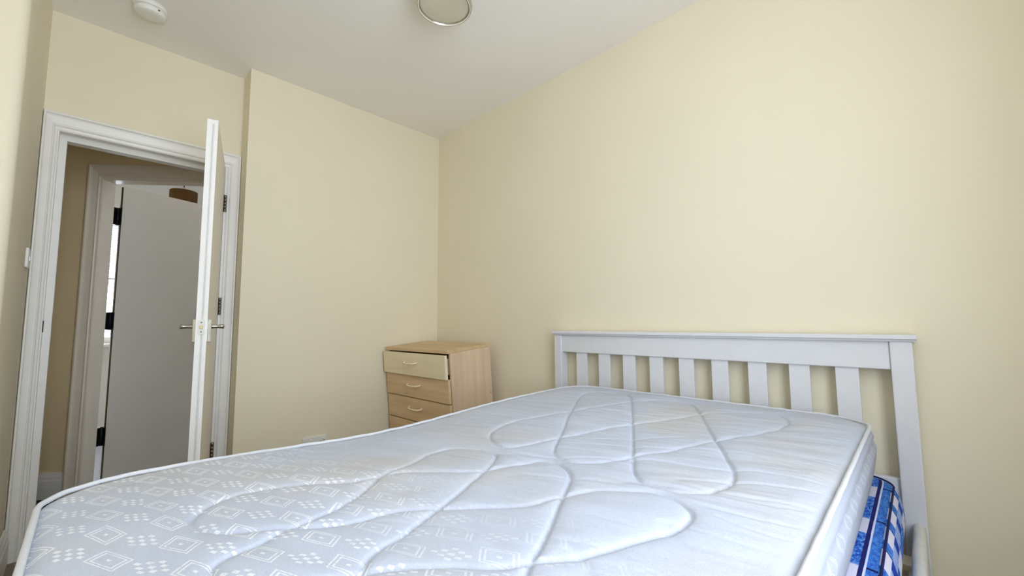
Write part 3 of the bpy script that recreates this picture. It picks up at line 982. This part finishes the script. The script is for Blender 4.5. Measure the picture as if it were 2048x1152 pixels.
def plaid_material(root):
    n = NT('blue_plaid_ticking')
    ob = n.coords(off=root)
    sp = n.n('ShaderNodeSeparateXYZ')
    n.l(ob, sp.inputs[0])
    wv_ = n.noise(n.coords(off=root, scale=(30, 30, 30)), 1.0, 2)
    x = n.math('ADD', sp.outputs[0], n.math('MULTIPLY_ADD', wv_, 0.006, -0.003))
    # distance run across the edge: over the top, then down the side
    run = n.math('ADD', n.math('SUBTRACT', sp.outputs[1], BY0), n.math('SUBTRACT', sp.outputs[2], BZ1))
    PX = 0.29
    fx_ = n.math('FRACT', n.math('DIVIDE', n.math('SUBTRACT', x, 1.66), PX))
    band = lambda c, a, b: n.math('MULTIPLY', n.math('GREATER_THAN', c, a), n.math('LESS_THAN', c, b))
    rowL = band(fx_, 0.0, 0.36)                       # lilac-white rows
    ik = n.noise(n.coords(off=root, scale=(60, 160, 160)), 1.0, 3, 0.7)
    ikat = n.ramp(ik, [(0.36, srgb(24, 58, 158)), (0.50, srgb(44, 104, 200)), (0.60, srgb(112, 164, 224))])
    lil = n.mix(n.math('MULTIPLY', n.noise(n.coords(off=root, scale=(40, 200, 200)), 1.0, 2), 0.35), srgb(222, 220, 236), srgb(172, 172, 206))
    mid = n.ramp(ik, [(0.38, srgb(36, 84, 178)), (0.62, srgb(74, 138, 212))])
    # columns by distance from the edge, repeating
    PY = 0.30
    fr = n.math('MULTIPLY', n.math('FRACT', n.math('DIVIDE', n.math('ADD', run, 0.60), PY)), PY)
    col = n.mix(rowL, ikat, lil)
    edge = n.math('GREATER_THAN', n.math('ABSOLUTE', n.math('SUBTRACT', n.math('ABSOLUTE', n.math('SUBTRACT', fx_, 0.18)), 0.185)), 0.012)
    col = n.mix(edge, srgb(120, 160, 220), col)
    # a mid-blue column by the edge of the top with thin navy cross lines
    c_mid = band(fr, 0.0, 0.021)
    xl = band(fx_, 0.34, 0.375)
    col = n.mix(c_mid, col, n.mix(xl, mid, srgb(18, 28, 92)))
    c_lite = band(fr, 0.021, 0.025)
    col = n.mix(c_lite, col, srgb(206, 212, 236))
    c_navy = band(fr, 0.0255, 0.034)
    col = n.mix(c_navy, col, srgb(22, 30, 96))
    # side border: white blocks split by blue bands, then darker ikat
    c_blk = band(fr, 0.262, 0.300)
    blk = n.mix(band(n.math('FRACT', n.math('MULTIPLY', fx_, 2.0)), 0.66, 1.0), lil, mid)
    blk = n.mix(band(n.math('FRACT', n.math('MULTIPLY', fx_, 2.0)), 0.62, 0.66), blk, srgb(20, 30, 96))
    col = n.mix(c_blk, col, blk)
    c_dk = band(fr, 0.225, 0.262)
    dk = n.mix(band(n.math('FRACT', n.math('MULTIPLY', fx_, 2.0)), 0.30, 0.66), n.mix(ik, srgb(60, 110, 205), srgb(190, 208, 238)), srgb(20, 60, 160))
    col = n.mix(c_dk, col, dk)
    n.set(color=col, rough=0.8, spec=0.2)
    n.bump(n.noise(ob, 420, 2), 0.3, 0.002)
    return n.m


broot = ((BX0 + BX1) / 2, (BY0 + BY1) / 2, BZ0)
bm_ = thing('blue_mattress', broot, 'blue and white plaid mattress under the white mattress', 'mattress')
BMAT = plaid_material(broot)
M['navy'] = paint('navy_piping', srgb(24, 28, 82), 0.7, 0.1, 80, 0.1, 300, 0.2)
X, Y = rr_grid(BX0, BX1, BY0, BY1, BR, 0.02)
nx, ny = X.shape[0] - 1, X.shape[1] - 1
e = np.maximum(rr_sdf(X, Y, BX0, BX1, BY0, BY1, BR), 0)
Z = BZ1 - 0.004 * np.exp(-(e / 0.02) ** 2)
np_mesh('top_panel', np.stack([X.ravel(), Y.ravel(), Z.ravel()], 1), grid_faces(nx, ny), BMAT, bm_, broot)
bl_ = border_loop(nx, ny)
ring = np.array([(X[i, j], Y[i, j]) for i, j in bl_])
nrm = np.roll(ring, -1, 0) - np.roll(ring, 1, 0)
nrm = np.stack([nrm[:, 1], -nrm[:, 0]], 1)
nrm /= np.linalg.norm(nrm, axis=1)[:, None]
hb = BZ1 - BZ0
lv = [(BZ1 - 0.004, 0, 0), (BZ1 - 0.012, 0.006, 0)] + [(BZ1 - t * hb, 0.006 + 0.022 * math.sin(math.pi * t) - 0.012 * t, 0) for t in np.linspace(0.15, 0.95, 8)] + [(BZ0, -0.01, 0)]
# keep the belly clear of the rails
side_wall([(z, min(o, 0.026), w) for z, o, w in lv], 'side_border', BMAT, bm_, broot, ring, nrm, np.zeros(len(ring)))
ring_tube([(ring[a_, 0] + nrm[a_, 0] * 0.002, ring[a_, 1] + nrm[a_, 1] * 0.002, BZ1 - 0.001) for a_ in range(len(ring))], 0.0028, 'piping', M['navy'], bm_, broot)
